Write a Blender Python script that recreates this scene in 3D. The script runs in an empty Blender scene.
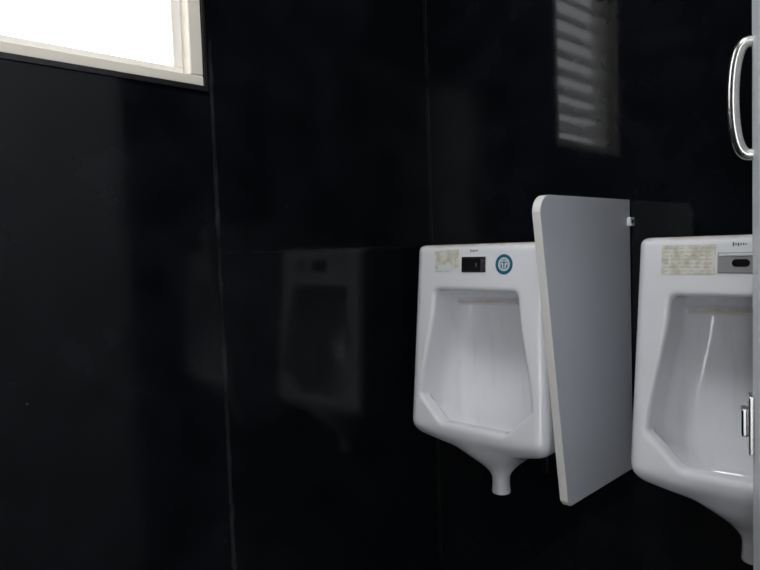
import bpy, bmesh, math
import numpy as np
from mathutils import Vector, Matrix

S = bpy.context.scene
COL = S.collection
H = 1.12            # camera height (also = top of the urinals)

# ------------------------------------------------------------------ materials
def mat(name, col, rough=0.5, metal=0.0, **kw):
    m = bpy.data.materials.new(name); m.use_nodes = True
    b = m.node_tree.nodes["Principled BSDF"]
    b.inputs["Base Color"].default_value = (*col, 1)
    b.inputs["Roughness"].default_value = rough
    b.inputs["Metallic"].default_value = metal
    for k, v in kw.items():
        b.inputs[k.replace("_", " ")].default_value = v
    return m

def N(m, t, **kw):
    n = m.node_tree.nodes.new(t)
    for k, v in kw.items(): setattr(n, k, v)
    return n

def math_node(m, op, a, b=None, clamp=False):
    n = N(m, "ShaderNodeMath", operation=op, use_clamp=clamp)
    for i, v in enumerate((a, b)):
        if v is None: continue
        if isinstance(v, (int, float)): n.inputs[i].default_value = v
        else: m.node_tree.links.new(v, n.inputs[i])
    return n.outputs[0]

def granite(name, axis, vseams, hseams, rbase=0.05, spec=0.3):
    """polished black stone slabs, joints along given coordinates"""
    m = mat(name, (0.006, 0.007, 0.009), 0.1)
    L = m.node_tree.links; b = m.node_tree.nodes["Principled BSDF"]
    b.inputs["Specular IOR Level"].default_value = spec
    geo = N(m, "ShaderNodeNewGeometry"); sep = N(m, "ShaderNodeSeparateXYZ")
    L.new(geo.outputs["Position"], sep.inputs[0])
    no = N(m, "ShaderNodeTexNoise"); no.inputs["Scale"].default_value = 9; no.inputs["Detail"].default_value = 6
    L.new(geo.outputs["Position"], no.inputs["Vector"])
    nf = N(m, "ShaderNodeTexNoise"); nf.inputs["Scale"].default_value = 35; nf.inputs["Detail"].default_value = 4
    L.new(geo.outputs["Position"], nf.inputs["Vector"])
    h = sep.outputs[axis]; z = sep.outputs[2]
    wob = math_node(m, "MULTIPLY", math_node(m, "SUBTRACT", nf.outputs[0], 0.5), 0.012)
    mask = None
    def line(coord, pos, wid, stren):
        d = math_node(m, "ABSOLUTE", math_node(m, "SUBTRACT", math_node(m, "ADD", coord, wob), pos))
        k = math_node(m, "SUBTRACT", 1.0, math_node(m, "DIVIDE", d, wid), clamp=True)
        br = math_node(m, "MULTIPLY", math_node(m, "SUBTRACT", no.outputs[0], 0.36), 2.8, clamp=True)
        return math_node(m, "MULTIPLY", math_node(m, "MULTIPLY", k, br), stren)
    for p, w, s in vseams:
        l = line(h, p, w, s); mask = l if mask is None else math_node(m, "MAXIMUM", mask, l)
    for p, w, s, lo, hi in hseams:
        l = line(z, p, w, s)
        l = math_node(m, "MULTIPLY", l, math_node(m, "GREATER_THAN", h, lo))
        l = math_node(m, "MULTIPLY", l, math_node(m, "LESS_THAN", h, hi))
        mask = l if mask is None else math_node(m, "MAXIMUM", mask, l)
    # a few small lime specks
    vo = N(m, "ShaderNodeTexVoronoi"); vo.inputs["Scale"].default_value = 7
    L.new(geo.outputs["Position"], vo.inputs["Vector"])
    spk = math_node(m, "MULTIPLY", math_node(m, "LESS_THAN", vo.outputs["Distance"], 0.022), 0.25)
    mask = math_node(m, "MAXIMUM", mask, spk)
    mix = N(m, "ShaderNodeMix", data_type='RGBA')
    L.new(mask, mix.inputs["Factor"])
    cr = N(m, "ShaderNodeValToRGB")
    cr.color_ramp.elements[0].position = 0.35; cr.color_ramp.elements[0].color = (0.0030, 0.0036, 0.0050, 1)
    cr.color_ramp.elements[1].position = 0.8; cr.color_ramp.elements[1].color = (0.0070, 0.0082, 0.0105, 1)
    L.new(no.outputs[0], cr.inputs[0])
    L.new(cr.outputs[0], mix.inputs["A"]); mix.inputs["B"].default_value = (0.10, 0.10, 0.10, 1)
    L.new(mix.outputs["Result"], b.inputs["Base Color"])
    r = math_node(m, "ADD", math_node(m, "MULTIPLY", no.outputs[0], 0.05), rbase)
    r = math_node(m, "ADD", r, math_node(m, "MULTIPLY", mask, 0.5))
    L.new(r, b.inputs["Roughness"])
    bp = N(m, "ShaderNodeBump"); bp.inputs["Strength"].default_value = 0.03; bp.inputs["Distance"].default_value = 0.01
    nl = N(m, "ShaderNodeTexNoise"); nl.inputs["Scale"].default_value = 5
    L.new(geo.outputs["Position"], nl.inputs["Vector"]); L.new(nl.outputs[0], bp.inputs["Height"])
    L.new(bp.outputs[0], b.inputs["Normal"])
    return m

M_end = granite("black_stone_end", 1, [(-0.712, 0.006, 0.36), (-1.42, 0.004, 0.5), (-0.004, 0.003, 0.35)],
                [(1.118, 0.0022, 0.14, -0.712, 0.1)], 0.08, 0.24)
M_uri = granite("black_stone_urinal", 0, [(0.004, 0.003, 0.4)], [], 0.03, 0.20)
M_oth = granite("black_stone_other", 1, [(-1.2, 0.003, 0.4)], [])
M_ceil = mat("ceiling_paint", (0.55, 0.55, 0.54), 0.9)
M_floor = mat("floor_tile", (0.12, 0.12, 0.12), 0.35)
tb = N(M_floor, "ShaderNodeTexBrick"); tb.offset = 0
tb.inputs["Color1"].default_value = (0.13, 0.13, 0.13, 1); tb.inputs["Color2"].default_value = (0.10, 0.10, 0.105, 1)
tb.inputs["Mortar"].default_value = (0.05, 0.05, 0.05, 1); tb.inputs["Scale"].default_value = 1
tb.inputs["Brick Width"].default_value = 0.3; tb.inputs["Row Height"].default_value = 0.3; tb.inputs["Mortar Size"].default_value = 0.004
gg = N(M_floor, "ShaderNodeNewGeometry")
M_floor.node_tree.links.new(gg.outputs["Position"], tb.inputs["Vector"])
M_floor.node_tree.links.new(tb.outputs[0], M_floor.node_tree.nodes["Principled BSDF"].inputs["Base Color"])

M_frame = mat("cream_frame", (0.78, 0.73, 0.64), 0.45)
M_reveal = mat("reveal_paint", (0.86, 0.83, 0.77), 0.7)
M_sill = mat("stone_sill", (0.012, 0.012, 0.014), 0.3)
M_corr = mat("added_corridor_paint", (0.62, 0.62, 0.60), 0.85)  # for the added corridor that keeps the doorway dim
M_glass = bpy.data.materials.new("frosted_glass"); M_glass.use_nodes = True
nt = M_glass.node_tree; nt.nodes.clear()
o = nt.nodes.new("ShaderNodeOutputMaterial"); t = nt.nodes.new("ShaderNodeBsdfTranslucent"); d = nt.nodes.new("ShaderNodeBsdfDiffuse")
t.inputs[0].default_value = (0.88, 0.89, 0.89, 1); d.inputs[0].default_value = (0.8, 0.8, 0.8, 1)
mx = nt.nodes.new("ShaderNodeMixShader"); mx.inputs[0].default_value = 0.30
nt.links.new(t.outputs[0], mx.inputs[1]); nt.links.new(d.outputs[0], mx.inputs[2]); nt.links.new(mx.outputs[0], o.inputs[0])

M_lam = mat("grey_laminate", (0.545, 0.565, 0.615), 0.42)
M_lam_edge = mat("laminate_edge", (0.66, 0.65, 0.63), 0.45)
M_door = mat("white_laminate", (0.84, 0.87, 0.90), 0.4)
M_chrome = mat("chrome", (0.75, 0.75, 0.76), 0.12, 1.0)
M_steel = mat("brushed_steel", (0.66, 0.65, 0.63), 0.25, 1.0)
M_black = mat("black_plastic", (0.01, 0.01, 0.012), 0.15)
M_ink = mat("print_ink", (0.10, 0.11, 0.14), 0.6)
M_teal = mat("teal_ink", (0.006, 0.13, 0.20), 0.5)
M_white = mat("sticker_white", (0.72, 0.78, 0.80), 0.5)

M_label = mat("aged_label", (0.70, 0.68, 0.58), 0.6)
b = M_label.node_tree.nodes["Principled BSDF"]
no = N(M_label, "ShaderNodeTexNoise"); no.inputs["Scale"].default_value = 60
cr = N(M_label, "ShaderNodeValToRGB")
cr.color_ramp.elements[0].color = (0.58, 0.55, 0.45, 1); cr.color_ramp.elements[0].position = 0.35
cr.color_ramp.elements[1].color = (0.76, 0.75, 0.67, 1); cr.color_ramp.elements[1].position = 0.6
tc = N(M_label, "ShaderNodeTexCoord")
M_label.node_tree.links.new(tc.outputs["Object"], no.inputs["Vector"])
M_label.node_tree.links.new(no.outputs[0], cr.inputs[0]); M_label.node_tree.links.new(cr.outputs[0], b.inputs["Base Color"])

# ceramic with grime: line under the spreader ledge, dusty top edge, streaks
M_cer = mat("white_ceramic", (0.80, 0.81, 0.83), 0.09)
b = M_cer.node_tree.nodes["Principled BSDF"]; b.inputs["Coat Weight"].default_value = 0.3
L = M_cer.node_tree.links
tc = N(M_cer, "ShaderNodeTexCoord"); sp = N(M_cer, "ShaderNodeSeparateXYZ"); L.new(tc.outputs["Object"], sp.inputs[0])
nz = N(M_cer, "ShaderNodeTexNoise"); nz.inputs["Scale"].default_value = 30; L.new(tc.outputs["Object"], nz.inputs["Vector"])
dd = math_node(M_cer, "ABSOLUTE", math_node(M_cer, "ADD", sp.outputs[2], 0.152))
k = math_node(M_cer, "SUBTRACT", 1.0, math_node(M_cer, "DIVIDE", dd, 0.011), clamp=True)
iny = math_node(M_cer, "GREATER_THAN", sp.outputs[1], -0.10)
inx = math_node(M_cer, "LESS_THAN", math_node(M_cer, "ABSOLUTE", sp.outputs[0]), 0.12)
k = math_node(M_cer, "MULTIPLY", math_node(M_cer, "MULTIPLY", k, iny), inx)
top = math_node(M_cer, "MULTIPLY", math_node(M_cer, "ADD", sp.outputs[2], 0.009), 140, clamp=True)
k = math_node(M_cer, "MAXIMUM", k, math_node(M_cer, "MULTIPLY", top, 0.9))
k = math_node(M_cer, "MULTIPLY", k, math_node(M_cer, "MULTIPLY", nz.outputs[0], 1.3))
mp = N(M_cer, "ShaderNodeMapping"); mp.inputs["Scale"].default_value = (14, 5, 1.5); L.new(tc.outputs["Object"], mp.inputs["Vector"])
ns = N(M_cer, "ShaderNodeTexNoise"); ns.inputs["Scale"].default_value = 4; L.new(mp.outputs[0], ns.inputs["Vector"])
stk = math_node(M_cer, "MULTIPLY", math_node(M_cer, "SUBTRACT", ns.outputs[0], 0.52), 0.6, clamp=True)
stk = math_node(M_cer, "MULTIPLY", stk, math_node(M_cer, "GREATER_THAN", sp.outputs[1], -0.12))
k = math_node(M_cer, "MAXIMUM", k, stk)
mx = N(M_cer, "ShaderNodeMix", data_type='RGBA'); L.new(k, mx.inputs["Factor"])
mx.inputs["A"].default_value = (0.845, 0.85, 0.885, 1); mx.inputs["B"].default_value = (0.46, 0.40, 0.28, 1)
L.new(mx.outputs["Result"], b.inputs["Base Color"])

# ------------------------------------------------------------------ helpers
def link(o, parent=None):
    COL.objects.link(o)
    if parent: o.parent = parent
    return o

def mesh_obj(name, verts, faces, m, parent=None, smooth=False):
    me = bpy.data.meshes.new(name); me.from_pydata([tuple(v) for v in verts], [], faces); me.update()
    bm = bmesh.new(); bm.from_mesh(me); bmesh.ops.recalc_face_normals(bm, faces=bm.faces); bm.to_mesh(me); bm.free()
    if smooth: me.polygons.foreach_set("use_smooth", [True]*len(me.polygons))
    me.materials.append(m)
    return link(bpy.data.objects.new(name, me), parent)

def boxes(name, bl, m, parent=None, bevel=0.0):
    vs, fs = [], []
    for (x0, x1, y0, y1, z0, z1) in bl:
        n = len(vs)
        vs += [(x0,y0,z0),(x1,y0,z0),(x1,y1,z0),(x0,y1,z0),(x0,y0,z1),(x1,y0,z1),(x1,y1,z1),(x0,y1,z1)]
        fs += [[n+i for i in f] for f in ((0,3,2,1),(4,5,6,7),(0,1,5,4),(1,2,6,5),(2,3,7,6),(3,0,4,7))]
    o = mesh_obj(name, vs, fs, m, parent)
    if bevel:
        md = o.modifiers.new("bev", 'BEVEL'); md.width = bevel; md.segments = 3
    return o

def prism(name, pts, axis, a, b, m, parent=None, bevel=0.0):
    def mk(p, c):
        if axis == 0: return (c, p[0], p[1])
        if axis == 1: return (p[0], c, p[1])
        return (p[0], p[1], c)
    n = len(pts)
    vs = [mk(p, a) for p in pts] + [mk(p, b) for p in pts]
    fs = [list(range(n)), list(range(n, 2*n))] + [[i, (i+1) % n, n+(i+1) % n, n+i] for i in range(n)]
    o = mesh_obj(name, vs, fs, m, parent)
    if bevel:
        md = o.modifiers.new("bev", 'BEVEL'); md.width = bevel; md.segments = 2; md.limit_method = 'ANGLE'
    return o

def tube(name, pts, r, m, parent=None):
    cu = bpy.data.curves.new(name, 'CURVE'); cu.dimensions = '3D'; cu.bevel_depth = r; cu.bevel_resolution = 6
    cu.use_fill_caps = True
    s = cu.splines.new('POLY'); s.points.add(len(pts)-1)
    for i, p in enumerate(pts): s.points[i].co = (*p, 1)
    cu.materials.append(m)
    o = bpy.data.objects.new(name, cu); link(o)
    dg = bpy.context.evaluated_depsgraph_get()
    me = bpy.data.meshes.new_from_object(o.evaluated_get(dg)); bpy.data.objects.remove(o)
    me.polygons.foreach_set("use_smooth", [True]*len(me.polygons))
    return link(bpy.data.objects.new(name, me), parent)

# ------------------------------------------------------------------ room shell
XR = 1.22; YB = -2.4; ZC = 2.6; T = 0.12; XC = 2.7
WY0, WY1, WZ0, WZ1 = -1.26, -0.728, H+0.348, 2.16     # window opening
boxes("wall_left", [(-T,0,YB-T,WY0,0,ZC),(-T,0,WY1,T,0,ZC),(-T,0,WY0,WY1,0,WZ0),(-T,0,WY0,WY1,WZ1,ZC)], M_end)
boxes("wall_back", [(0,XR+T,0,T,0,ZC)], M_uri)
DY0, DY1, DZ = -2.03, -1.215, 2.08
boxes("wall_right_1", [(XR,XR+0.1,DY1,0,0,ZC)], M_oth)
boxes("wall_right_2", [(XR,XR+0.1,YB,DY0,0,ZC)], M_oth)
boxes("wall_right_3", [(XR,XR+0.1,DY0,DY1,DZ,ZC)], M_oth)
boxes("wall_front", [(0,XR+0.1,YB-T,YB,0,ZC)], M_oth)
# unseen corridor added to dim the doorway in wall reflections (open towards the front)
boxes("wall_added_corridor_1", [(XC,XC+0.1,YB-1.0,0.12,0,ZC)], M_corr)
boxes("wall_added_corridor_2", [(XR+T,XC,0,0.12,0,ZC)], M_corr)
boxes("floor", [(-T,XC+0.1,YB-1.0,T,-0.1,0)], M_floor)
boxes("ceiling", [(-T,XC+0.1,YB-1.0,T,ZC,ZC+0.1)], M_ceil)

win = bpy.data.objects.new("window_1", None); link(win)
f = 0.030
boxes("frame", [(-0.075,-0.002,WY0,WY1,WZ0,WZ0+0.022),(-0.075,-0.002,WY0,WY1,WZ1-f,WZ1),
                (-0.075,-0.002,WY0,WY0+f,WZ0+0.022,WZ1-f),(-0.075,-0.002,WY1-f,WY1,WZ0+0.022,WZ1-f)], M_frame, win, 0.003)
boxes("inner_channel", [(-0.09,-0.03,WY1-f-0.022,WY1-f,WZ0+0.04,WZ1-f),(-0.09,-0.03,WY0+f,WY0+f+0.022,WZ0+0.04,WZ1-f),
                (-0.09,-0.03,WY0+f,WY1-f,WZ0+0.022,WZ0+0.04)], M_reveal, win, 0.002)
boxes("stone_edging", [(0.0,0.003,WY1,WY1+0.006,WZ0-0.01,WZ1),(0.0,0.005,WY0,WY1+0.006,WZ0-0.010,WZ0)], M_sill, win)
vs, fs = [], []
z = WZ0+0.06
while z < WZ1-0.06:
    n = len(vs); y0, y1 = WY0+f+0.02, WY1-f-0.02
    a, bb = (-0.03, z), (-0.085, z+0.062); tn = 0.004
    vs += [(a[0],y0,a[1]),(a[0],y1,a[1]),(bb[0],y1,bb[1]),(bb[0],y0,bb[1]),
           (a[0],y0,a[1]+tn),(a[0],y1,a[1]+tn),(bb[0],y1,bb[1]+tn),(bb[0],y0,bb[1]+tn)]
    fs += [[n+i for i in q] for q in ((0,3,2,1),(4,5,6,7),(0,1,5,4),(1,2,6,5),(2,3,7,6),(3,0,4,7))]
    z += 0.07
mesh_obj("louvre_blades", vs, fs, M_glass, win)

# ------------------------------------------------------------------ urinal by implicit surface
def smax(a, b, k):
    h = np.clip(0.5+0.5*(a-b)/k, 0, 1); return b+(a-b)*h+k*h*(1-h)
def smin(a, b, k): return -smax(-a, -b, k)
def sst(a, b, x):
    t = np.clip((x-a)/(b-a), 0, 1); return t*t*(3-2*t)
def Dep(z): return 0.184+0.034*np.clip(-z/0.45, 0, 1.2)

def sdf(x, y, z):
    ax = np.sqrt(x*x+1e-6)
    W = 0.190+0.012*np.clip(-z/0.45, 0, 1.1)
    D = Dep(z)
    W = W-0.018*np.clip(1-y/D, 0, 1)**1.5
    r = 0.030
    qx = ax-(W-r); qy = y-(D-r)
    plan = np.sqrt(np.maximum(qx,0)**2+np.maximum(qy,0)**2)+np.minimum(np.maximum(qx,qy),0)-r
    o = smax(plan, z, 0.018)
    dB = (-0.548+0.30*np.sqrt(x*x+0.03**2)-z)/1.06
    o = smax(o, dB, 0.040)
    dR = 0.66*(y-0.218)-0.75*(z+0.480)
    o = smax(o, dR, 0.026)
    rr = 0.0225+0.070*sst(-0.600, -0.505, z)+0.0015*sst(-0.615, -0.635, z)
    sp_ = (np.sqrt(x*x+(y-0.095)**2)-rr)*0.85
    sp_ = smax(sp_, -0.638-z, 0.005); sp_ = smax(sp_, z+0.44, 0.02)
    o = smin(o, sp_, 0.030)
    # cavity
    w = 0.122+0.040*sst(-0.12, -0.40, z)
    back = 0.050+1.1*x*x+0.010*np.exp(-((z+0.148)/0.007)**2)
    lip = -0.445+0.056*sst(0.085, 0.165, ax)
    floor = lip-0.046*sst(0.188, 0.135, y)
    c = smax(ax-w, back-y, 0.05)
    c = smax(c, z+0.114, 0.020)
    c = smax(c, (floor-z), 0.018)
    o = smax(o, -c, 0.013)
    return np.maximum(o, -y)

def surface_nets(h=0.0033):
    xs = np.arange(-0.225, 0.2251, h); ys = np.arange(-0.006, 0.245, h); zs = np.arange(-0.67, 0.025, h)
    X, Y, Z = np.meshgrid(xs, ys, zs, indexing='ij')
    F = sdf(X, Y, Z)
    ins = F < 0
    nx, ny, nz_ = F.shape
    c = [(i, j, k) for i in (0,1) for j in (0,1) for k in (0,1)]
    sl = lambda A, o: A[o[0]:nx-1+o[0], o[1]:ny-1+o[1], o[2]:nz_-1+o[2]]
    cnt = sum(sl(ins, o).astype(int) for o in c)
    act = (cnt > 0) & (cnt < 8)
    I = np.argwhere(act); idx = -np.ones(act.shape, int); idx[act] = np.arange(len(I))
    acc = np.zeros((len(I), 3)); n = np.zeros(len(I))
    for a in c:
        for ax in range(3):
            if a[ax] == 0:
                b2 = list(a); b2[ax] = 1
                fa = F[I[:,0]+a[0], I[:,1]+a[1], I[:,2]+a[2]]; fb = F[I[:,0]+b2[0], I[:,1]+b2[1], I[:,2]+b2[2]]
                cr_ = (fa < 0) != (fb < 0)
                t = np.where(cr_, fa/np.where(fa-fb == 0, 1, fa-fb), 0)
                p = np.array(a, float)+np.zeros((len(I),3)); p[:, ax] += t
                acc[cr_] += p[cr_]; n[cr_] += 1
    P = (I+acc/n[:,None])*h+np.array([xs[0], ys[0], zs[0]])
    faces = []
    for ax in range(3):
        o1, o2 = [(1,2),(2,0),(0,1)][ax]
        lo = [slice(1,-1)]*3; lo[ax] = slice(0,-1); hi = [slice(1,-1)]*3; hi[ax] = slice(1,None)
        A = ins[tuple(lo)]; B = ins[tuple(hi)]
        E = np.argwhere(A != B); flip = A[A != B]
        off = np.ones(3, int); off[ax] = 0; E = E+off
        def g(d1, d2):
            q = E.copy(); q[:,o1] -= d1; q[:,o2] -= d2
            return idx[q[:,0], q[:,1], q[:,2]]
        Q = np.stack([g(1,1), g(0,1), g(0,0), g(1,0)], 1)
        Q[~flip] = Q[~flip][:, ::-1]
        faces.append(Q)
    Q = np.concatenate(faces); Q = Q[(Q >= 0).all(1)]
    e = 1e-4
    for _ in range(2):
        x, y, z = P.T
        f0 = sdf(x, y, z)
        G = np.stack([sdf(x+e,y,z)-sdf(x-e,y,z), sdf(x,y+e,z)-sdf(x,y-e,z), sdf(x,y,z+e)-sdf(x,y,z-e)], 1)/(2*e)
        st = f0[:,None]*G/np.maximum((G**2).sum(1), 0.2)[:,None]
        P = P-np.clip(st, -h*0.5, h*0.5)
    return P, Q

P, Q = surface_nets()
P[:,1] = -P[:,1]                     # local: wall at y=0, outwards is -y
Q = Q[:, ::-1]
ume = bpy.data.meshes.new("urinal_body"); ume.from_pydata(P.tolist(), [], Q.tolist()); ume.update()
ume.polygons.foreach_set("use_smooth", [True]*len(ume.polygons)); ume.materials.append(M_cer)

def disc(name, cx, cz, r0, r1, y, m, parent, n=40):
    vs, fs = [], []
    if r0 == 0:
        vs = [(cx+r1*math.cos(2*math.pi*i/n), y, cz+r1*math.sin(2*math.pi*i/n)) for i in range(n)]
        return mesh_obj(name, vs, [list(range(n))], m, parent)
    for i in range(n):
        a = 2*math.pi*i/n
        vs += [(cx+r0*math.cos(a), y, cz+r0*math.sin(a)), (cx+r1*math.cos(a), y, cz+r1*math.sin(a))]
    fs = [[2*i, 2*i+1, (2*i+3) % (2*n), (2*i+2) % (2*n)] for i in range(n)]
    return mesh_obj(name, vs, fs, m, parent)

tilt = math.atan(0.034/0.45)
def face_group(root):
    e = bpy.data.objects.new("front_face", None); link(e, root)
    e.location = (0, -(float(Dep(-0.05))), -0.05); e.rotation_euler = (-tilt, 0, 0)
    return e

def make_urinal(t, kind):
    root = bpy.data.objects.new("urinal", None); link(root)
    root.location = (t, 0, H)
    body = link(bpy.data.objects.new("ceramic_body", ume), root)
    g = face_group(root)
    boxes("sensor_plate", [(-0.036,0.036,-0.003,0.004,-0.019,0.019)], M_steel if kind == 1 else mat("satin_metal", (0.42, 0.42, 0.42), 0.45, 0.6), g, 0.0015)
    if kind == 1:
        boxes("sensor_window", [(-0.034,0.022,-0.0042,-0.002,-0.016,0.015)], M_black, g, 0.001)
        boxes("sensor_lens", [(0.0,0.010,-0.0055,-0.003,-0.006,0.004)], M_chrome, g, 0.001)
    else:
        pts = []
        for i in range(32):
            a = 2*math.pi*i/32; pts.append((0.004+(0.008 if math.cos(a) > 0 else -0.008)+0.007*math.cos(a), -0.001+0.007*math.sin(a)))
        prism("sensor_window", pts, 1, -0.0042, -0.002, M_black, g)
        boxes("sensor_lip", [(-0.033,0.033,-0.005,-0.002,0.012,0.016)], M_white, g, 0.001)
    st = []
    for i, (w, hh) in enumerate([(0.004,0.008),(0.004,0.005),(0.004,0.006),(0.004,0.005),(0.004,0.005),(0.003,0.005)]):
        x0 = -0.011+i*0.0042; st.append((x0, x0+w*0.6, -0.0006, 0.0, 0.0315-(0.002 if i in (0,2) else 0), 0.0315+hh*0.7))
    boxes("printed_mark", st, M_ink, g)
    if kind == 1:
        prism("paper_label", [(-0.122,0.034),(-0.045,0.038),(-0.042,-0.004),(-0.06,-0.010),(-0.075,-0.018),(-0.118,-0.018)], 1, -0.0008, 0.0, M_label, g)
        prism("torn_patch", [(-0.112,-0.001),(-0.07,0.002),(-0.068,-0.014),(-0.110,-0.016)], 1, -0.0012, -0.0008, M_white, g)
        disc("round_sticker", 0.086, 0.0, 0, 0.0240, -0.0006, M_white, g)
        disc("sticker_ring", 0.086, 0.0, 0.0160, 0.0236, -0.0010, M_teal, g)
        disc("sticker_inner_ring", 0.086, 0.0, 0.0105, 0.0120, -0.0010, M_teal, g)
        gl = [(0.086-0.0015,0.086+0.0015,-0.0011,-0.0006,-0.009,0.009),(0.078,0.094,-0.0011,-0.0006,0.003,0.0050),
              (0.078,0.0805,-0.0011,-0.0006,-0.008,0.0),(0.0915,0.094,-0.0011,-0.0006,-0.008,0.0)]
        boxes("sticker_glyph", gl, M_teal, g)
    else:
        boxes("paper_label", [(-0.138,-0.040,-0.0008,0.0,-0.022,0.034)], M_label, g)
        ln = []
        import random; random.seed(4)
        for r_ in range(7):
            zz = 0.028-r_*0.0072; xx = -0.132
            while xx < -0.05:
                w = random.uniform(0.003, 0.009)
                ln.append((xx, min(xx+w, -0.045), -0.0012, -0.0008, zz-0.0005, zz+0.0005)); xx += w+random.uniform(0.003, 0.010)
        for zz in (0.0205, 0.006, -0.009): ln.append((-0.135,-0.043,-0.0011,-0.0008,zz-0.0002,zz+0.0002))
        boxes("label_print", ln, mat("faded_ink", (0.42,0.40,0.33), 0.7), g)
    dr = disc("drain_strainer", 0, 0, 0, 0.022, 0, M_steel, root)
    dr.rotation_euler = (math.radians(90), 0, 0); dr.location = (0, -0.10, -0.486)
    return root

make_urinal(0.286, 1)
make_urinal(0.872, 2)

# ------------------------------------------------------------------ partition between the urinals
part = bpy.data.objects.new("urinal_partition", None); link(part)
zt, zb = H+0.088, H-0.535
pts = [(-0.004, zt), (-0.004, zb), (-0.300, zb), (-0.312, zb+0.012)]
R = 0.035; cy, cz = -0.396+R, zt-R
for i in range(9):
    a = math.radians(176-i*86/8); pts.append((cy+R*math.cos(a), cz+R*math.sin(a)))
PX = 0.583
panel = prism("panel", pts, 0, PX-0.009, PX+0.009, M_lam, part, 0.0012)
panel.data.materials.append(M_lam_edge)
for p in panel.data.polygons:
    if abs(p.normal.x) < 0.5: p.material_index = 1
zz = zt-0.050
for sx in (1, -1):
    boxes("bracket", [(PX+sx*0.0135-0.0045, PX+sx*0.0135+0.0045, -0.022, 0.0, zz-0.010, zz+0.010)], M_white, part, 0.002)
    c = disc("bracket_screw", 0, 0, 0, 0.005, 0, M_black, part, 16)
    c.rotation_euler = (0, 0, math.radians(90)); c.location = (PX+sx*0.0183, -0.011, zz)

# ------------------------------------------------------------------ open door with pull handle
door = bpy.data.objects.new("door_1", None); link(door)
far = Vector((0.966, -0.457, 0)); hin = Vector((1.215, -1.214, 0))
u = (hin-far); LEN = u.length; u.normalize()
nrm = Vector((u.y, -u.x, 0))
if nrm.x > 0: nrm = -nrm
door.matrix_world = Matrix(((u.x, -nrm.x, 0, far.x), (u.y, -nrm.y, 0, far.y), (0, 0, 1, 0), (0, 0, 0, 1)))
boxes("door_leaf", [(0, LEN-0.10, 0, 0.032, 0.02, 2.04)], M_door, door, 0.002)
hz0, hz1 = H+0.110, H+0.264
hp = []; p = 0.024
for i in range(33):
    s = i/32; a = math.pi*s
    hp.append((0.02, -p*(math.sin(a)**0.6) if 0 < s < 1 else 0.0, hz0+(hz1-hz0)*(0.5-0.5*math.cos(a))))
tube("pull_handle", hp, 0.0080, M_steel, door)
boxes("latch_plate", [(0.002,0.040,-0.007,0.0,H-0.308,H-0.225)], M_steel, door, 0.002)
boxes("latch_bolt", [(0.0,0.030,-0.016,-0.007,H-0.285,H-0.245)], M_chrome, door, 0.003)

boxes("trim_1", [(XR-0.004,XR+0.104,DY1-0.001,DY1+0.03,0,DZ+0.03),(XR-0.004,XR+0.104,DY0-0.03,DY0+0.001,0,DZ+0.03),(XR-0.004,XR+0.104,DY0,DY1,DZ-0.001,DZ+0.03)], M_frame)

# ------------------------------------------------------------------ added fill lamps + sky light
M_lampm = mat("fill_housing_metal",(0.8,0.8,0.8),0.4)
def added_fill_lamp(LX, LY, e, size=0.26, name="added_fill_lamp"):  # unseen ceiling fixture with housing, added as fill light
    lamp = bpy.data.objects.new(name, None); link(lamp)
    h_ = size/2+0.02
    boxes("fill_housing", [(LX-h_,LX+h_,LY-h_,LY+h_,ZC-0.03,ZC)], M_lampm, lamp, 0.004)
    la = bpy.data.lights.new("fill_light", 'AREA'); la.shape = 'SQUARE'; la.size = size; la.energy = e; la.color = (0.98, 0.99, 1.0)
    lo = bpy.data.objects.new("fill_light", la); link(lo, lamp); lo.location = (LX, LY, ZC-0.034)
added_fill_lamp(0.70, -1.25, 16, 0.4)  # room fill, added to brighten the urinals
added_fill_lamp(1.95, -1.6, 24, 0.4)  # fill added in the corridor, lights partition and door through the doorway

w = bpy.data.worlds.new("sky"); S.world = w; w.use_nodes = True
bg = w.node_tree.nodes["Background"]; bg.inputs[0].default_value = (0.96, 0.98, 1.0, 1); bg.inputs[1].default_value = 6.0

# ------------------------------------------------------------------ camera
cam = bpy.data.cameras.new("camera"); co = bpy.data.objects.new("camera", cam); link(co)
cam.sensor_width = 36; cam.lens = 670/760*36; cam.clip_start = 0.01
pitch = math.atan(38/670); roll = math.radians(1.96)
F0 = Vector((-0.696, 0.718, 0)).normalized(); R0 = Vector((F0.y, -F0.x, 0))
Fw = F0*math.cos(pitch)+Vector((0, 0, -math.sin(pitch)))
U0 = R0.cross(Fw)
Up = U0*math.cos(roll)+R0*math.sin(roll); Rt = R0*math.cos(roll)-U0*math.sin(roll)
mw = Matrix((Rt, Up, -Fw)).transposed().to_4x4(); mw.translation = Vector((1.247, -1.507, H))
co.matrix_world = mw
S.camera = co
S.view_settings.view_transform = 'Standard'
